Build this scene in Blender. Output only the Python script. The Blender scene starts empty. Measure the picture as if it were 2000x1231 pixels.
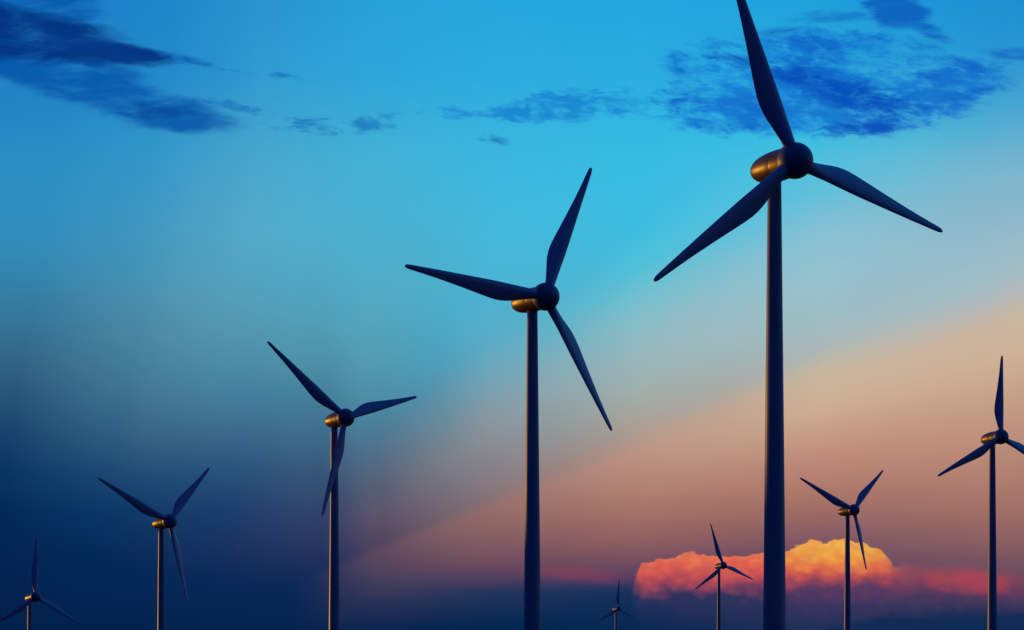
import bpy, math, random
from mathutils import Matrix, Vector

R = math.radians
scene = bpy.context.scene
col = scene.collection
random.seed(4)

# ------------------------------------------------------------------ camera
cam_data = bpy.data.cameras.new('camera')
cam = bpy.data.objects.new('camera', cam_data)
col.objects.link(cam)
cam.location = (0, 0, 1.7)
cam.rotation_euler = (R(90), 0, 0)
cam_data.sensor_width = 36
cam_data.lens = 90
cam_data.shift_y = 0.35325
cam_data.clip_start = 0.5
cam_data.clip_end = 120000
scene.camera = cam

scene.view_settings.view_transform = 'Standard'
scene.view_settings.look = 'None'
scene.view_settings.exposure = 0
scene.view_settings.gamma = 1
scene.view_settings.use_curve_mapping = False
scene.cycles.max_bounces = 4
scene.cycles.use_denoising = True
scene.cycles.denoiser = 'OPENIMAGEDENOISE'

# ------------------------------------------------------------------ sun: low, far to the left and behind the turbines
sun_data = bpy.data.lights.new('sun', 'SUN')
sun = bpy.data.objects.new('sun', sun_data)
col.objects.link(sun)
SUN_AZ, SUN_EL = R(-53), R(1.0)
sd = Vector((math.sin(SUN_AZ) * math.cos(SUN_EL), math.cos(SUN_AZ) * math.cos(SUN_EL), math.sin(SUN_EL)))
sun.rotation_euler = sd.to_track_quat('Z', 'Y').to_euler()
sun.location = (-300, 100, 300)
sun_data.energy = 2.0
sun_data.color = (1.0, 0.47, 0.045)
sun_data.angle = R(0.7)


# ------------------------------------------------------------------ dusk sky (world), laid out by azimuth and elevation
def lin(c):
    out = []
    for v in c[:3]:
        v = max(0, v) / 255
        out.append(v / 12.92 if v <= 0.04045 else ((v + 0.055) / 1.055) ** 2.4)
    return (*out, 1.0)


world = bpy.data.worlds.new('World')
scene.world = world
world.use_nodes = True
nt = world.node_tree
nt.nodes.clear()
N, LK = nt.nodes, nt.links


def put(sock, v):
    if isinstance(v, bpy.types.NodeSocket):
        LK.new(v, sock)
    else:
        sock.default_value = v


def M(op, a, b=None, c=None, clamp=False):
    n = N.new('ShaderNodeMath')
    n.operation = op
    n.use_clamp = clamp
    put(n.inputs[0], a)
    if b is not None:
        put(n.inputs[1], b)
    if c is not None:
        put(n.inputs[2], c)
    return n.outputs[0]


def add(a, b): return M('ADD', a, b)
def sub(a, b): return M('SUBTRACT', a, b)
def mul(a, b): return M('MULTIPLY', a, b)
def div(a, b): return M('DIVIDE', a, b)
def mad(a, b, c): return M('MULTIPLY_ADD', a, b, c)
def mx(a, b): return M('MAXIMUM', a, b)
def mn(a, b): return M('MINIMUM', a, b)


def step(v, a, b, kind='SMOOTHSTEP'):
    """0 at a, 1 at b (a may exceed b)"""
    n = N.new('ShaderNodeMapRange')
    n.interpolation_type = kind
    n.clamp = True
    put(n.inputs['Value'], v)
    if a <= b:
        lo, hi, o0, o1 = a, b, 0, 1
    else:
        lo, hi, o0, o1 = b, a, 1, 0
    n.inputs['From Min'].default_value = lo
    n.inputs['From Max'].default_value = hi
    n.inputs['To Min'].default_value = o0
    n.inputs['To Max'].default_value = o1
    return n.outputs['Result']


def mix(f, a, b):
    n = N.new('ShaderNodeMix')
    n.data_type = 'RGBA'
    n.clamp_factor = True
    put(n.inputs[0], f)
    for s, v in ((n.inputs[6], a), (n.inputs[7], b)):
        if isinstance(v, tuple):
            s.default_value = lin(v)
        else:
            LK.new(v, s)
    return n.outputs[2]


def vec(x, y, z=0.0):
    n = N.new('ShaderNodeCombineXYZ')
    put(n.inputs[0], x)
    put(n.inputs[1], y)
    put(n.inputs[2], z)
    return n.outputs[0]


def noise(v, scale, detail=4, rough=0.55, dist=0.0, lac=2.0):
    n = N.new('ShaderNodeTexNoise')
    n.noise_dimensions = '2D'
    LK.new(v, n.inputs['Vector'])
    n.inputs['Scale'].default_value = scale
    n.inputs['Detail'].default_value = detail
    n.inputs['Roughness'].default_value = rough
    n.inputs['Lacunarity'].default_value = lac
    n.inputs['Distortion'].default_value = dist
    return n.outputs['Fac']


def ramp(fac, stops, interp='LINEAR'):
    n = N.new('ShaderNodeValToRGB')
    n.color_ramp.interpolation = interp
    el = n.color_ramp.elements
    while len(el) > 1:
        el.remove(el[-1])
    for i, (p, c) in enumerate(stops):
        e = el[0] if i == 0 else el.new(p)
        e.position = p
        e.color = lin(c)
    LK.new(fac, n.inputs[0])
    return n.outputs[0]


def curve(x, pts, x0, x1, y0, y1):
    """a profile y(x) through the points, outside held at the ends"""
    n = N.new('ShaderNodeFloatCurve')
    c = n.mapping.curves[0]
    q = [((a - x0) / (x1 - x0), (b - y0) / (y1 - y0)) for a, b in pts]
    while len(c.points) < len(q):
        c.points.new(0.5, 0.5)
    for p, (a, b) in zip(c.points, q):
        p.location = (a, b)
        p.handle_type = 'AUTO_CLAMPED'
    n.mapping.update()
    put(n.inputs['Value'], step(x, x0, x1, 'LINEAR'))
    return mad(n.outputs[0], y1 - y0, y0)


tc = N.new('ShaderNodeTexCoord')
sep = N.new('ShaderNodeSeparateXYZ')
LK.new(tc.outputs['Generated'], sep.inputs[0])
dx, dy, dz = sep.outputs
az = M('ARCTAN2', dx, dy)
hor = mx(M('SQRT', add(mul(dx, dx), mul(dy, dy))), 1e-4)
tel = div(dz, hor)                                   # tangent of the elevation
ta = M('TANGENT', mn(mx(az, -1.2), 1.2))
X = mad(ta, 5000, 1000)                              # azimuth scale: 5000 units = tangent 1
tcl = mn(mx(ta, -0.3), 0.3)
Y = sub(1322, mul(mul(tel, 5000), M('SQRT', mad(tcl, tcl, 1.0))))   # 1322 = horizon, falls towards the zenith

Y0, Y1 = -350.0, 1400.0


def band(stops, shear=None, interp='LINEAR'):
    y = Y
    if shear is not None:
        y = add(Y, shear)
    f = step(y, Y0, Y1, 'LINEAR')
    return ramp(f, [((p - Y0) / (Y1 - Y0), c) for p, c in stops], interp)


COLS = [
    (-8800, [(-350, (16, 88, 165)), (200, (30, 115, 185)), (600, (75, 115, 150)), (900, (140, 105, 95)), (1100, (190, 110, 55)), (1250, (200, 100, 40)), (1400, (60, 40, 50))]),
    (-2600, [(-350, (16, 92, 172)), (200, (28, 118, 190)), (600, (45, 112, 158)), (850, (35, 75, 112)), (1050, (25, 50, 88)), (1231, (20, 38, 76)), (1400, (5, 20, 50))]),
    (50, [(-350, (18, 100, 180)), (0, (30, 128, 202)), (180, (33, 132, 197)), (300, (41, 141, 195)), (400, (45, 142, 191)), (500, (50, 138, 181)), (600, (53, 122, 158)), (700, (51, 101, 134)), (780, (38, 82, 119)), (850, (24, 65, 107)), (920, (8, 52, 99)), (1000, (3, 41, 88)), (1100, (3, 35, 80)), (1231, (3, 33, 75)), (1400, (3, 25, 60))]),
    (250, [(-350, (18, 105, 184)), (0, (31, 136, 201)), (150, (34, 138, 202)), (300, (50, 151, 200)), (450, (64, 151, 191)), (550, (70, 146, 179)), (650, (72, 131, 159)), (750, (62, 115, 145)), (850, (45, 91, 126)), (920, (26, 71, 113)), (1000, (9, 53, 101)), (1080, (3, 42, 90)), (1231, (3, 33, 75)), (1400, (3, 25, 60))]),
    (470, [(-350, (22, 118, 192)), (0, (41, 148, 208)), (150, (50, 155, 208)), (300, (69, 166, 205)), (450, (79, 169, 201)), (550, (81, 162, 190)), (650, (80, 149, 174)), (750, (68, 130, 160)), (850, (55, 101, 136)), (920, (39, 81, 121)), (1000, (25, 62, 107)), (1060, (22, 51, 96)), (1120, (9, 42, 88)), (1231, (3, 34, 77)), (1400, (3, 25, 60))]),
    (610, [(-350, (22, 122, 196)), (0, (40, 154, 212)), (150, (47, 160, 212)), (300, (67, 171, 209)), (450, (77, 173, 205)), (600, (81, 161, 187)), (700, (78, 145, 167)), (770, (69, 127, 157)), (850, (62, 107, 139)), (900, (56, 92, 126)), (950, (51, 79, 116)), (1000, (48, 67, 107)), (1050, (42, 57, 99)), (1095, (30, 48, 92)), (1140, (11, 42, 87)), (1231, (3, 35, 78)), (1400, (3, 25, 60))]),
    (740, [(-350, (22, 125, 200)), (0, (38, 160, 216)), (150, (45, 166, 216)), (300, (65, 176, 213)), (450, (75, 176, 207)), (600, (83, 167, 191)), (700, (83, 156, 175)), (800, (74, 135, 160)), (850, (78, 119, 146)), (900, (82, 106, 131)), (950, (86, 96, 117)), (1000, (94, 87, 106)), (1040, (90, 75, 98)), (1090, (72, 63, 94)), (1135, (40, 52, 91)), (1175, (8, 42, 86)), (1231, (3, 36, 78)), (1400, (3, 25, 60))]),
    (960, [(-350, (22, 128, 205)), (0, (37, 165, 220)), (150, (45, 171, 222)), (300, (58, 182, 222)), (450, (67, 185, 220)), (560, (75, 180, 212)), (650, (87, 172, 199)), (720, (106, 165, 185)), (800, (128, 152, 164)), (850, (138, 145, 149)), (900, (141, 133, 136)), (950, (144, 122, 123)), (1000, (138, 105, 105)), (1050, (120, 88, 98)), (1100, (98, 68, 93)), (1130, (70, 56, 93)), (1155, (15, 49, 91)), (1231, (3, 38, 80)), (1400, (3, 25, 60))]),
    (1250, [(-350, (20, 128, 208)), (0, (33, 166, 222)), (150, (43, 173, 224)), (300, (52, 188, 226)), (450, (62, 190, 224)), (520, (77, 190, 219)), (600, (120, 190, 205)), (680, (150, 185, 191)), (750, (167, 181, 173)), (800, (176, 170, 157)), (850, (184, 156, 141)), (900, (179, 143, 130)), (950, (169, 128, 113)), (1000, (155, 110, 103)), (1050, (138, 92, 96)), (1100, (110, 74, 95)), (1130, (70, 58, 99)), (1152, (18, 49, 93)), (1231, (5, 40, 82)), (1400, (3, 25, 60))]),
    (1600, [(-350, (18, 122, 205)), (0, (30, 160, 220)), (150, (45, 172, 222)), (280, (60, 188, 225)), (380, (94, 190, 219)), (450, (130, 192, 212)), (550, (157, 197, 205)), (620, (165, 193, 195)), (680, (180, 187, 181)), (720, (199, 187, 162)), (800, (199, 176, 152)), (850, (194, 156, 137)), (900, (185, 136, 121)), (950, (172, 122, 107)), (1000, (155, 105, 100)), (1050, (130, 88, 98)), (1100, (100, 72, 98)), (1160, (62, 57, 98)), (1231, (33, 47, 88)), (1400, (10, 28, 62))]),
    (1900, [(-350, (18, 115, 195)), (0, (28, 144, 212)), (100, (36, 150, 213)), (200, (60, 165, 212)), (260, (82, 175, 211)), (350, (125, 185, 205)), (450, (150, 188, 200)), (540, (165, 194, 199)), (600, (178, 187, 190)), (650, (196, 184, 164)), (720, (200, 178, 153)), (800, (191, 159, 137)), (850, (190, 146, 128)), (920, (177, 132, 115)), (1000, (160, 110, 101)), (1050, (140, 97, 98)), (1100, (116, 81, 95)), (1150, (84, 64, 92)), (1200, (28, 47, 87)), (1231, (12, 42, 84)), (1400, (5, 26, 60))]),
    (2150, [(-350, (18, 112, 190)), (0, (28, 138, 205)), (100, (42, 146, 206)), (200, (78, 162, 205)), (300, (128, 180, 203)), (400, (156, 187, 198)), (480, (174, 190, 192)), (550, (196, 192, 174)), (620, (206, 185, 162)), (700, (195, 170, 144)), (800, (181, 146, 128)), (900, (176, 126, 116)), (1000, (160, 110, 101)), (1100, (120, 82, 95)), (1180, (60, 54, 89)), (1231, (15, 42, 84)), (1400, (5, 26, 60))]),
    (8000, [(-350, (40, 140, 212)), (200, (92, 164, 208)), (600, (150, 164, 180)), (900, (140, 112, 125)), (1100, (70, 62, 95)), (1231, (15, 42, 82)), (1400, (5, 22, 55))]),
]
# the shafts of light spread from a point low on the left: colours run along them
RX, RY = 150.0, 1310.0
ray_den = mx(sub(X, RX), 150.0)
ray_up = mx(sub(RY, Y), 0.0)
beam_zone = mul(mul(step(Y, 260, 640), step(Y, 1140, 1040)), step(X, 480, 900))
lean = mul(div(ray_up, ray_den), beam_zone)
drift = noise(vec(div(mad(Y, 0.3, X), 330), div(Y, 420)), 1.0, 2, 0.5)
Xm = mad(mul(sub(Y, 620), step(X, 640, 380)), 0.16, X)
Xm = mad(sub(drift, 0.5), 60, Xm)
sky = None
for i, (cx, stops) in enumerate(COLS):
    sh = mul(mn(mx(sub(X, cx), -360), 360), lean) if 600 < cx < 2200 else None
    c = band(stops, sh)
    if sky is None:
        sky = c
    else:
        sky = mix(step(Xm, COLS[i - 1][0], cx, 'SMOOTHSTEP' if 600 < cx < 800 else 'LINEAR'), sky, c)
# the soft lower shaft, and a faint pale one far left
ray = div(ray_up, ray_den)
glow = mul(mul(step(ray, 0.428, 0.384), step(ray, 0.10, 0.36)), mul(step(X, 560, 800), step(X, 2600, 1800)))
sky = mix(mul(glow, 0.07), sky, (215, 150, 118))


def times(f, a, b):
    n = N.new('ShaderNodeMix')
    n.data_type = 'RGBA'
    n.blend_type = 'MULTIPLY'
    put(n.inputs[0], f)
    LK.new(a, n.inputs[6])
    n.inputs[7].default_value = (*b, 1)
    return n.outputs[2]


fadex = mul(step(X, 560, 950), step(X, 2900, 2100))
sky = times(mul(mul(step(ray, 0.375, 0.440), step(ray, 0.66, 0.46)), fadex), sky, (0.88, 0.96, 1.03))
sky = times(mul(mul(step(ray, 0.440, 0.375), step(ray, 0.16, 0.35)), fadex), sky, (1.05, 0.99, 0.97))
sky = times(mul(mul(step(ray, 0.80, 0.72), step(ray, 0.48, 0.66)), fadex), sky, (1.08, 1.02, 0.99))
lx = add(X, mul(sub(Y, 300), 0.20))
pale = mul(mul(step(lx, 330, 400), step(lx, 720, 430)), mul(step(Y, 200, 400), step(Y, 980, 800)))
sky = mix(mul(pale, 0.035), sky, (150, 180, 190))

# ---- thin dark clouds of the upper sky
P = vec(X, Y)


def ell(cx, cy, rx, ry, deg=0.0, soft=0.0):
    """1 in the middle of a tilted oval, 0 at its edge"""
    ca, sa = math.cos(R(deg)), math.sin(R(deg))
    ux = mad(X, ca / rx, mad(Y, sa / rx, -(cx * ca + cy * sa) / rx))
    uy = mad(X, -sa / ry, mad(Y, ca / ry, -(-cx * sa + cy * ca) / ry))
    d = M('SQRT', add(mul(ux, ux), mul(uy, uy)))
    return step(d, 1.0, soft)


warp = noise(vec(div(X, 90), div(Y, 60)), 1.0, 3, 0.5)
Yw = mad(sub(warp, 0.5), 28, Y)
Xw = mad(sub(warp, 0.5), 26, X)
rip = noise(vec(div(Xw, 46), div(mad(X, -0.10, Yw), 15)), 1.0, 7, 0.66)        # fine ripples
big = noise(vec(div(X, 150), div(mad(X, -0.06, Y), 52)), 1.0, 4, 0.55)         # clumps
wisp = noise(vec(div(Xw, 120), div(mad(X, 0.08, Yw), 22)), 1.0, 6, 0.6)        # long wisps
softn = noise(vec(div(X, 170), div(mad(X, -0.12, Yw), 46)), 1.0, 5, 0.55)


def cloud(mask, n, lo, hi, amp):
    """density: the mask raised or lowered by the noise"""
    return step(mad(sub(n, 0.5), amp, mask), lo, hi)


# right: broad rippled sheet
def sheet(mask, n, gain, lo, hi):
    return mul(step(mad(sub(n, 0.5), gain, mask), lo, hi), step(mask, 0.0, 0.3))


tex = mad(sub(big, 0.5), 0.75, mad(sub(rip, 0.5), 1.0, 0.5))
m = mx(ell(1600, 196, 380, 98, 0, 0.5), mul(ell(1400, 140, 170, 80, 10, 0.2), 0.8))
m = mx(m, mul(ell(1830, 178, 220, 74, -14, 0.35), 0.92))
m = mx(m, mul(ell(1620, 105, 360, 70, 3, 0.25), 0.78))
m = mx(m, mul(ell(1400, 228, 170, 58, 4, 0.2), 0.86))
den = sheet(m, tex, 1.7, 0.18, 1.12)
sky = mix(mul(den, 0.88), sky, mix(mad(sub(big, 0.5), 2.0, 0.45), (20, 128, 216), (6, 86, 194)))
dense = mx(ell(1690, 196, 200, 58, 16, 0.2), mx(mul(ell(1430, 118, 120, 26, 10, 0.2), 0.8), mul(ell(1560, 150, 160, 26, 12, 0.2), 0.8)))
dense = mx(dense, mul(ell(1680, 250, 150, 26, -4, 0.2), 0.7))
sky = mix(mul(sheet(dense, tex, 1.6, 0.15, 1.2), 0.8), sky, (3, 70, 182))
# right: the small dark puff and its tail, streaks at the frame's right edge
m = mx(mx(ell(1752, 22, 96, 52, 14, 0.35), mul(ell(1808, 58, 84, 22, 22, 0.3), 0.85)), mul(ell(1625, 34, 150, 20, -3, 0.2), 0.8))
m = mx(m, mul(ell(1985, 108, 100, 22, 6, 0.2), 0.85))
m = mx(m, mul(ell(1900, 182, 120, 18, -8, 0.1), 0.6))
m = mx(m, mul(ell(1540, 60, 150, 24, -4, 0.1), 0.45))
sky = mix(mul(sheet(m, wisp, 1.6, 0.15, 1.1), 0.88), sky, (10, 90, 188))
# middle: faint wisps
m = mx(mul(ell(1090, 205, 200, 48, -5, 0.3), 0.85), mul(ell(880, 218, 120, 26, 2, 0.1), 0.55))
m = mx(m, mul(ell(1210, 205, 110, 40, 4, 0.2), 0.7))
sky = mix(mul(sheet(m, tex, 1.9, 0.2, 1.0), 0.82), sky, (18, 126, 208))
m = mx(mul(ell(735, 238, 95, 36, -4, 0.1), 0.7), mul(ell(612, 250, 80, 26, 14, 0.1), 0.72))
m = mx(mx(m, mul(ell(965, 272, 50, 18, 8), 0.6)), mul(ell(555, 148, 70, 12, 6), 0.55))
m = mx(m, mul(ell(470, 212, 120, 18, 14, 0.1), 0.62))
m = mx(m, mul(ell(660, 240, 230, 34, 0, 0.1), 0.42))
m = mx(m, mul(ell(420, 130, 120, 9, 12, 0.0), 0.6))
sky = mix(mul(sheet(m, tex, 2.1, 0.18, 0.9), 0.8), sky, (26, 116, 188))
# left: dark band that goes on out of the frame
m2 = mx(mul(ell(110, 138, 300, 72, 16, 0.45), 0.95), mul(ell(325, 222, 200, 54, 8, 0.1), 1.0))
m2 = mx(m2, mul(ell(215, 176, 160, 62, 30, 0.35), 0.9))
m2 = mx(m2, mul(ell(-250, 100, 420, 90, 5, 0.4), 0.9))
m2 = mx(m2, mul(ell(60, 20, 190, 60, 4, 0.4), 0.8))
m2 = mx(m2, mul(ell(330, 112, 130, 14, 10, 0.1), 0.6))
soft2 = mad(sub(softn, 0.5), 1.0, mad(sub(wisp, 0.5), 0.6, 0.5))
sky = mix(mul(sheet(m2, soft2, 1.5, 0.05, 1.0), 0.9), sky, (4, 86, 170))
m = mx(ell(30, 66, 330, 74, 9, 0.4), ell(-160, 60, 420, 76, 4, 0.4))
m = mx(m, mul(ell(210, 98, 180, 34, 10, 0.35), 0.95))
m = mx(m, mul(ell(300, 216, 130, 32, 4, 0.0), 0.62))
sky = mix(mul(sheet(m, soft2, 1.0, 0.12, 1.0), 0.94), sky, (3, 48, 126))

# ---- low on the right: towering cloud lit by the last sun
bl = N.new('ShaderNodeTexVoronoi')
bl.voronoi_dimensions = '2D'
bl.feature = 'SMOOTH_F1'
LK.new(vec(div(mad(sub(warp, 0.5), 26, X), 30), div(mad(sub(warp, 0.5), 12, Y), 22)), bl.inputs['Vector'])
bl.inputs['Scale'].default_value = 1.0
bl.inputs['Detail'].default_value = 1.6
bl.inputs['Roughness'].default_value = 0.4
bl.inputs['Smoothness'].default_value = 0.5
puff = bl.outputs['Distance']                                           # 0 in the middle of a billow
fine = noise(vec(div(X, 26), div(Y, 20)), 1.0, 3, 0.5)
lump = noise(vec(div(X, 75), div(Y, 38)), 1.0, 4, 0.55)
edge = add(mul(sub(puff, 0.36), 11), mul(sub(fine, 0.5), 8))
TOP = [(1200, 1170), (1236, 1146), (1241, 1126), (1250, 1108), (1266, 1098), (1284, 1095), (1300, 1089), (1318, 1089), (1334, 1081), (1352, 1084), (1372, 1089), (1398, 1087), (1430, 1088), (1462, 1084), (1500, 1083), (1534, 1081), (1544, 1072), (1560, 1064), (1584, 1058), (1604, 1061), (1625, 1056), (1648, 1052), (1672, 1060), (1694, 1065), (1716, 1076), (1732, 1086), (1740, 1098), (1746, 1106), (1775, 1103), (1830, 1111), (1890, 1114), (1950, 1112), (1990, 1124), (2080, 1140), (2250, 1165), (2400, 1180)]
top = curve(X, TOP, 1150, 2450, 1000, 1250)
dep = sub(add(Y, edge), top)                                           # depth below the cloud's outline
shoulder = step(X, 1722, 1775)
hard = step(dep, 0, 4.5)
soft_ = step(dep, -10, 30)
body = add(mul(hard, sub(1.0, shoulder)), mul(mul(soft_, shoulder), mad(sub(lump, 0.5), 0.9, 0.72)))
body = mul(body, mul(step(X, 1230, 1252), step(X, 2450, 2150)))
Yc = add(mad(sub(lump, 0.5), 34, Y), mul(sub(puff, 0.36), 16))


def prof(stops):
    f = step(Yc, 1040, 1240, 'LINEAR')
    return ramp(f, [((p - 1040) / 200, c) for p, c in stops])


c_left = prof([(1070, (238, 146, 88)), (1090, (238, 127, 82)), (1106, (229, 104, 79)), (1124, (208, 86, 83)), (1140, (172, 72, 86)), (1154, (116, 62, 93)), (1172, (48, 51, 92)), (1240, (8, 40, 84))])
c_mid = prof([(1050, (243, 182, 84)), (1080, (242, 174, 72)), (1100, (239, 154, 68)), (1114, (231, 118, 72)), (1127, (196, 84, 80)), (1140, (140, 66, 90)), (1155, (92, 58, 96)), (1180, (66, 54, 96)), (1215, (38, 48, 88)), (1240, (24, 44, 86))])
c_right = prof([(1090, (182, 88, 90)), (1108, (168, 74, 87)), (1124, (150, 68, 88)), (1142, (130, 61, 88)), (1160, (100, 58, 91)), (1180, (70, 54, 92)), (1205, (28, 46, 88)), (1240, (14, 42, 84))])
cc = mix(step(X, 1490, 1575), c_left, c_mid)
cc = mix(step(mad(sub(lump, 0.5), 60, X), 1700, 1790), cc, c_right)
crease = mul(step(puff, 0.30, 0.72), step(Y, 1150, 1095))
cc = mix(mul(crease, 0.2), cc, (196, 86, 82))
cc = mix(mul(mul(step(lump, 0.50, 0.34), step(X, 1760, 1640)), mul(step(Y, 1160, 1130), 0.30)), cc, (168, 78, 92))
low = step(Y, 1240, 1160)
sky = mix(mul(body, low), sky, cc)
# red patch on the right shoulder and the thin rosy layer left of the tower of cloud
red = mul(sheet(ell(1895, 1133, 165, 40, 5), lump, 1.5, 0.1, 1.0), 0.58)
sky = mix(red, sky, (186, 70, 80))
rose = mul(sheet(ell(1140, 1122, 190, 26, 3), softn, 0.9, 0.05, 1.0), 0.5)
sky = mix(mul(rose, 0.7), sky, (150, 64, 84))
# dark cloud bank on the horizon at the right
bank_top = curve(X, [(1500, 1250), (1640, 1222), (1700, 1208), (1745, 1200), (1800, 1207), (1850, 1199), (1920, 1200), (2000, 1196), (2300, 1200), (2600, 1240)], 1450, 2650, 1100, 1300)
bank = step(sub(add(Y, mul(edge, 0.5)), bank_top), -4, 12)
sky = mix(mul(bank, 0.8), sky, (14, 43, 84))

# ---- above, behind and below the view
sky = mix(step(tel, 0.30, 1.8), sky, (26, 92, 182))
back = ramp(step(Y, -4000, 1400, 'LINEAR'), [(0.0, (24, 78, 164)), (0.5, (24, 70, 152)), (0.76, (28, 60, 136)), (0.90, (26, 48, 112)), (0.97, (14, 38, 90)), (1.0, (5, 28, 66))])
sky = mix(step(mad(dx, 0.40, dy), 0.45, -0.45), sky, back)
sky = mix(step(tel, -0.02, -0.12), sky, (4, 14, 30))

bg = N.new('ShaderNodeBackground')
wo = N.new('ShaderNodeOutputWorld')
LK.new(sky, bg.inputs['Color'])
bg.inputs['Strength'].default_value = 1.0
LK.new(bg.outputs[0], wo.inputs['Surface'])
world.cycles.sampling_method = 'MANUAL'
world.cycles.sample_map_resolution = 512


# ------------------------------------------------------------------ materials
def material(name, base, rough, spec=0.5, var=0.12, streak=True, metal=0.0):
    m = bpy.data.materials.new(name)
    m.use_nodes = True
    t = m.node_tree
    b = t.nodes['Principled BSDF']
    tcn = t.nodes.new('ShaderNodeTexCoord')
    mp = t.nodes.new('ShaderNodeMapping')
    mp.inputs['Scale'].default_value = (0.9, 0.9, 0.06) if streak else (0.4, 0.4, 0.4)
    n = t.nodes.new('ShaderNodeTexNoise')
    n.inputs['Scale'].default_value = 1.0
    n.inputs['Detail'].default_value = 5
    t.links.new(tcn.outputs['Object'], mp.inputs[0])
    t.links.new(mp.outputs[0], n.inputs['Vector'])
    cr = t.nodes.new('ShaderNodeValToRGB')
    cr.color_ramp.elements[0].position = 0.3
    cr.color_ramp.elements[1].position = 0.7
    cr.color_ramp.elements[0].color = (*[c * (1 - var) for c in base], 1)
    cr.color_ramp.elements[1].color = (*[c * (1 + var) for c in base], 1)
    t.links.new(n.outputs['Fac'], cr.inputs[0])
    t.links.new(cr.outputs[0], b.inputs['Base Color'])
    mr = t.nodes.new('ShaderNodeMapRange')
    mr.inputs['To Min'].default_value = rough - 0.05
    mr.inputs['To Max'].default_value = rough + 0.05
    t.links.new(n.outputs['Fac'], mr.inputs['Value'])
    t.links.new(mr.outputs[0], b.inputs['Roughness'])
    b.inputs['Specular IOR Level'].default_value = spec
    b.inputs['Metallic'].default_value = metal
    return m


paint = material('tower_paint', (0.105, 0.110, 0.200), 0.44, 0.25)
blade_paint = material('blade_paint', (0.130, 0.125, 0.270), 0.36, 0.5)
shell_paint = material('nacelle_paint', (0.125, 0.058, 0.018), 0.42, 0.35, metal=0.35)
ring_paint = material('ring_paint', (0.07, 0.06, 0.17), 0.45)
hub_paint = material('hub_paint', (0.050, 0.050, 0.120), 0.48, 0.35)


# ------------------------------------------------------------------ ground (lies below the frame)
S = 40.0   # nominal rotor radius in metres
TURBINES = [
    # hub centre x, y, z, yaw, tilt, hub-to-tower distance, blades (angle, length), label
    ((55.6, 503.0, 103.1), 29, 0.0, 7.0, [(-141.6, 1.054), (-16.8, 0.946), (113.2, 1.0)],
     'nearest and largest wind turbine, its upper blade cut off by the top of the frame'),
    ((8.6, 654.7, 98.9), 35, 1.5, 5.88, [(66.8, 0.945), (174.8, 1.079), (-58.7, 0.976)],
     'second largest wind turbine, in the middle, against cyan sky with one blade pointing left'),
    ((-65.2, 1002.5, 103.2), 35, 3.0, 8.48, [(141.6, 1.099), (17.1, 0.868), (-107.2, 1.033)],
     'medium wind turbine whose lower blade hangs across its own tower'),
    ((-166.5, 1244.7, 77.3), 40, 4.0, 7.52, [(154.1, 1.099), (48.8, 0.909), (-78.3, 0.992)],
     'small wind turbine with two raised blades in the dark blue lower left sky'),
    ((-326.8, 1755.8, 56.6), 36, 5.0, 9.24, [(86.8, 1.045), (-29.2, 0.955), (-148.4, 1.0)],
     'dim wind turbine in the lower left corner, one blade straight up'),
    ((227.7, 1192.5, 113.5), 27, 2.0, 6.4, [(88.0, 0.952), (-151.9, 1.048), (-26.7, 1.0)],
     'wind turbine at the right edge against peach sky, one blade cut by the frame'),
    ((210.1, 1573.5, 104.2), 34, 3.0, 5.88, [(157.3, 1.163), (45.9, 0.898), (-77.5, 0.939)],
     'wind turbine in front of the yellow top of the glowing cloud'),
    ((202.7, 2454.9, 108.5), 30, 4.0, 7.6, [(108.6, 1.057), (-145.1, 1.042), (-21.0, 0.901)],
     'small wind turbine in front of the orange left end of the glowing cloud'),
    ((150.7, 3623.7, 98.1), 32, 5.0, 6.44, [(85.1, 1.082), (-153.3, 0.982), (-25.9, 0.936)],
     'smallest, farthest wind turbine, low in the dark blue band left of the glowing cloud'),
]
HUB_H = 2.55 * S


def base_of(t):
    (hx, hy, hz), yaw, tilt, off, bl, lab = t
    ay = R(yaw)
    L = off * math.cos(R(tilt))
    return Vector((hx - math.sin(ay) * L, hy + math.cos(ay) * L, hz - HUB_H - off * math.sin(R(tilt)) * 0))


BASES = [base_of(t) for t in TURBINES]


def ground_z(x, y):
    w = math.exp(-(x * x + y * y) / 150.0 ** 2)
    s, z = w + 0.02, 0.0
    for b in BASES:
        d2 = (x - b.x) ** 2 + (y - b.y) ** 2
        k = math.exp(-d2 / (0.16 * b.y) ** 2)
        s += k
        z += k * b.z
    # long low rise added out of view towards sunset, shades the nearest towers' feet
    hx_, hy_ = x + 1146, y - 1406
    along = -0.799 * hx_ + 0.602 * hy_
    across = 0.602 * hx_ + 0.799 * hy_
    across = max(-4000, min(4000, across))
    shade_ridge = math.exp(-min(50, (along / 330) ** 2)) / (1 + math.exp((across - 190) / 30)) / (1 + math.exp(-(across + 900) / 120))
    return z / s + 70 * shade_ridge


def grid_axis(lo, hi, fine_lo, fine_hi, step_, grow):
    v, a = [], fine_lo
    while a <= fine_hi:
        v.append(a)
        a += step_
    st = step_
    while v[-1] < hi:
        st *= grow
        v.append(v[-1] + st)
    st = step_
    while v[0] > lo:
        st *= grow
        v.insert(0, v[0] - st)
    return v


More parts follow.
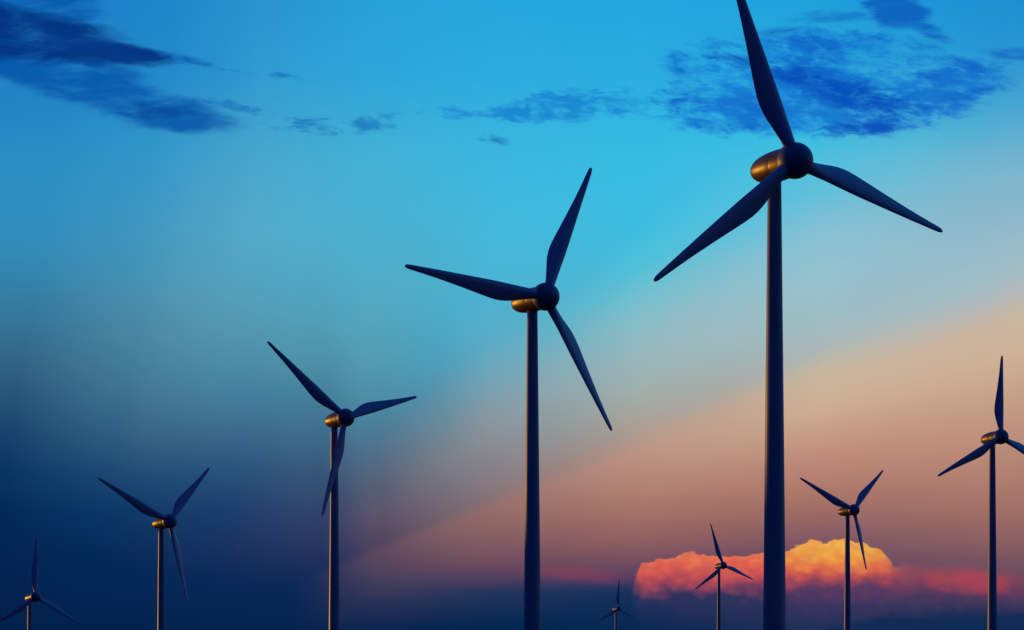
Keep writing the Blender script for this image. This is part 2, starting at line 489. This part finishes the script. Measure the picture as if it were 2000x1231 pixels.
gx = grid_axis(-40000, 40000, -2000, 400, 40, 1.35)
gy = grid_axis(-20000, 60000, -60, 3800, 40, 1.35)
verts = [(x, y, ground_z(x, y)) for y in gy for x in gx]
nx = len(gx)
faces = [(j * nx + i, j * nx + i + 1, (j + 1) * nx + i + 1, (j + 1) * nx + i) for j in range(len(gy) - 1) for i in range(nx - 1)]
gm = bpy.data.meshes.new('ground')
gm.from_pydata(verts, [], faces)
gm.polygons.foreach_set('use_smooth', [True] * len(gm.polygons))
ground = bpy.data.objects.new('ground', gm)
col.objects.link(ground)
ground['kind'] = 'structure'
ground['label'] = 'dark grassy plain that carries the turbines'
gmat = material('dark_grass', (0.040, 0.055, 0.025), 0.9, 0.2, 0.4, False)
gm.materials.append(gmat)


# ------------------------------------------------------------------ turbine parts (rotor radius S)
def mesh_obj(name, verts, faces, mat, smooth=True):
    me = bpy.data.meshes.new(name)
    me.from_pydata(verts, [], faces)
    me.update()
    if smooth:
        me.polygons.foreach_set('use_smooth', [True] * len(me.polygons))
    me.materials.append(mat)
    return me


def revolve(name, prof, mat, axis='z', seg=56):
    """prof: list of (along, radius); axis z, or y (along = towards +y)"""
    vs, fs = [], []
    for (a, r) in prof:
        for k in range(seg):
            t = 2 * math.pi * k / seg
            c, s = r * math.cos(t), r * math.sin(t)
            vs.append((c, s, a) if axis == 'z' else (c, a, s))
    n = len(prof)
    for j in range(n - 1):
        for k in range(seg):
            k2 = (k + 1) % seg
            q = (j * seg + k, j * seg + k2, (j + 1) * seg + k2, (j + 1) * seg + k)
            fs.append(q if axis == 'z' else q[::-1])
    fs.append(tuple(range(seg))[::-1] if axis == 'z' else tuple(range(seg)))
    last = tuple((n - 1) * seg + k for k in range(seg))
    fs.append(last if axis == 'z' else last[::-1])
    return mesh_obj(name, vs, fs, mat)


def blade_mesh():
    """radius along +Z, straight edge towards +X, belly towards -X, thickness along Y"""
    tab = [  # r, straight side, belly side, thickness
        (0.055, .030, .030, .060), (0.085, .0305, .0315, .060), (0.115, .031, .037, .057), (0.15, .0315, .047, .052),
        (0.19, .031, .058, .046), (0.23, .0315, .070, .043), (0.27, .032, .079, .041), (0.31, .032, .084, .038),
        (0.35, .032, .0845, .036), (0.40, .0315, .080, .034), (0.46, .030, .072, .031), (0.52, .0285, .064, .028),
        (0.58, .027, .0555, .026), (0.65, .025, .047, .023), (0.72, .023, .0385, .021), (0.79, .021, .031, .019),
        (0.86, .0185, .0245, .017), (0.92, .0165, .0195, .0155), (0.955, .0150, .0165, .0145), (0.975, .0135, .0145, .013),
        (0.988, .0110, .0115, .011), (0.996, .0070, .0072, .007), (1.0, .0015, .0015, .002)]
    n = 28
    vs, fs = [], []
    for (r, e, b, t) in tab:
        rnd = max(0.0, 1 - max(0, r - 0.085) / 0.16)         # 1 = round root, 0 = aerofoil
        if r > 0.94:
            rnd = 0.5
        tw = R(9 + 10 * (1 - min(1, r)) ** 1.5)
        c, mid = (e + b) / 2, (e - b) / 2
        for k in range(n):
            a = 2 * math.pi * k / n
            x = math.cos(a)
            # aerofoil: fullest near the straight (leading) edge, thin towards the belly (trailing) edge
            ya = math.copysign(abs(math.sin(a)) ** 1.4, math.sin(a)) * (0.66 + 0.34 * x) * 1.18
            y = math.sin(a) * rnd + ya * (1 - rnd)
            px, py = mid + c * x, y * t / 2
            qx = px * math.cos(tw) + py * math.sin(tw)
            qy = -px * math.sin(tw) + py * math.cos(tw)
            bend = 0.012 * r * r
            vs.append((qx * S, (qy - bend) * S, r * S))
    m = len(tab)
    for j in range(m - 1):
        for k in range(n):
            k2 = (k + 1) % n
            fs.append((j * n + k, j * n + k2, (j + 1) * n + k2, (j + 1) * n + k))
    fs.append(tuple(range(n))[::-1])
    fs.append(tuple((m - 1) * n + k for k in range(n)))
    return mesh_obj('blade', vs, fs, blade_paint)


# tower: local z from the ground up to the nacelle's underside
def tower_rad(depth):                      # depth below the hub in rotor radii
    return 0.5 * (0.0665 + 0.0207 * depth)


TOP_D = 0.045
tw_prof = [(-2.0, tower_rad(2.6) * S * 1.0)]
for i in range(0, 29):
    dpt = 2.55 - (2.55 - TOP_D) * i / 28
    tw_prof.append(((2.55 - dpt) * S, tower_rad(dpt) * S))
tower_me = revolve('tower', tw_prof, paint)

# nacelle: +Y = rearwards from the hub centre
nac = [(0.020, .0), (0.020, .070), (0.040, .0748), (0.07, .0760), (0.10, .0765), (0.122, .0766),
       (0.1245, .0762), (0.1335, .0762), (0.136, .0766), (0.165, .0762), (0.20, .0745), (0.23, .0715), (0.258, .0672), (0.283, .0615),
       (0.305, .0540), (0.323, .0448), (0.336, .0345), (0.345, .0225), (0.350, .0105), (0.3515, .001)]
nac_me = revolve('nacelle', [(a * S, max(r, 0.0005) * S) for a, r in nac], shell_paint, 'y', 64)
ring = [(0.1253, .0755), (0.1256, .0772), (0.1262, .0778), (0.1308, .0778), (0.1314, .0772), (0.1317, .0755)]
ring_me = revolve('seam_ring', [(a * S, r * S) for a, r in ring], ring_paint, 'y', 64)
# hub: almost a sphere, blunt behind
hp = []
for i in range(0, 25):
    a = R(180 - 7.1 * i * 0.98)
    hp.append((math.cos(a) * .092 * S, max(math.sin(a) * .0895, 0.0005) * S))
hub_me = revolve('hub', [p for p in hp if p[0] < 0.062 * S], hub_paint, 'y', 56)
blade_me = blade_mesh()


def child(name, me, parent, mat4=None):
    o = bpy.data.objects.new(name, me)
    col.objects.link(o)
    o.parent = parent
    if mat4 is not None:
        o.matrix_local = mat4
    return o


for t, b in zip(TURBINES, BASES):
    (hx, hy, hz), yaw, tilt, off, blades, label = t
    root = bpy.data.objects.new('wind_turbine', None)
    col.objects.link(root)
    root.empty_display_size = 5
    root.location = b
    root.rotation_euler = (0, 0, R(yaw))
    root['label'] = label
    root['category'] = 'wind turbine'
    root['group'] = 'wind turbines of the wind farm'
    head = Matrix.Translation((0, -off * math.cos(R(tilt)), HUB_H)) @ Matrix.Rotation(-R(tilt), 4, 'X')
    child('tower', tower_me, root, Matrix.Translation((0, 0, 0)))
    n = child('nacelle', nac_me, root, head)
    child('seam_ring', ring_me, n)
    child('hub', hub_me, root, head)
    for ang, ln in blades:
        mrot = head @ Matrix.Rotation(R(90 - ang), 4, 'Y') @ Matrix.Diagonal((1, 1, ln, 1))
        child('blade', blade_me, root, mrot)
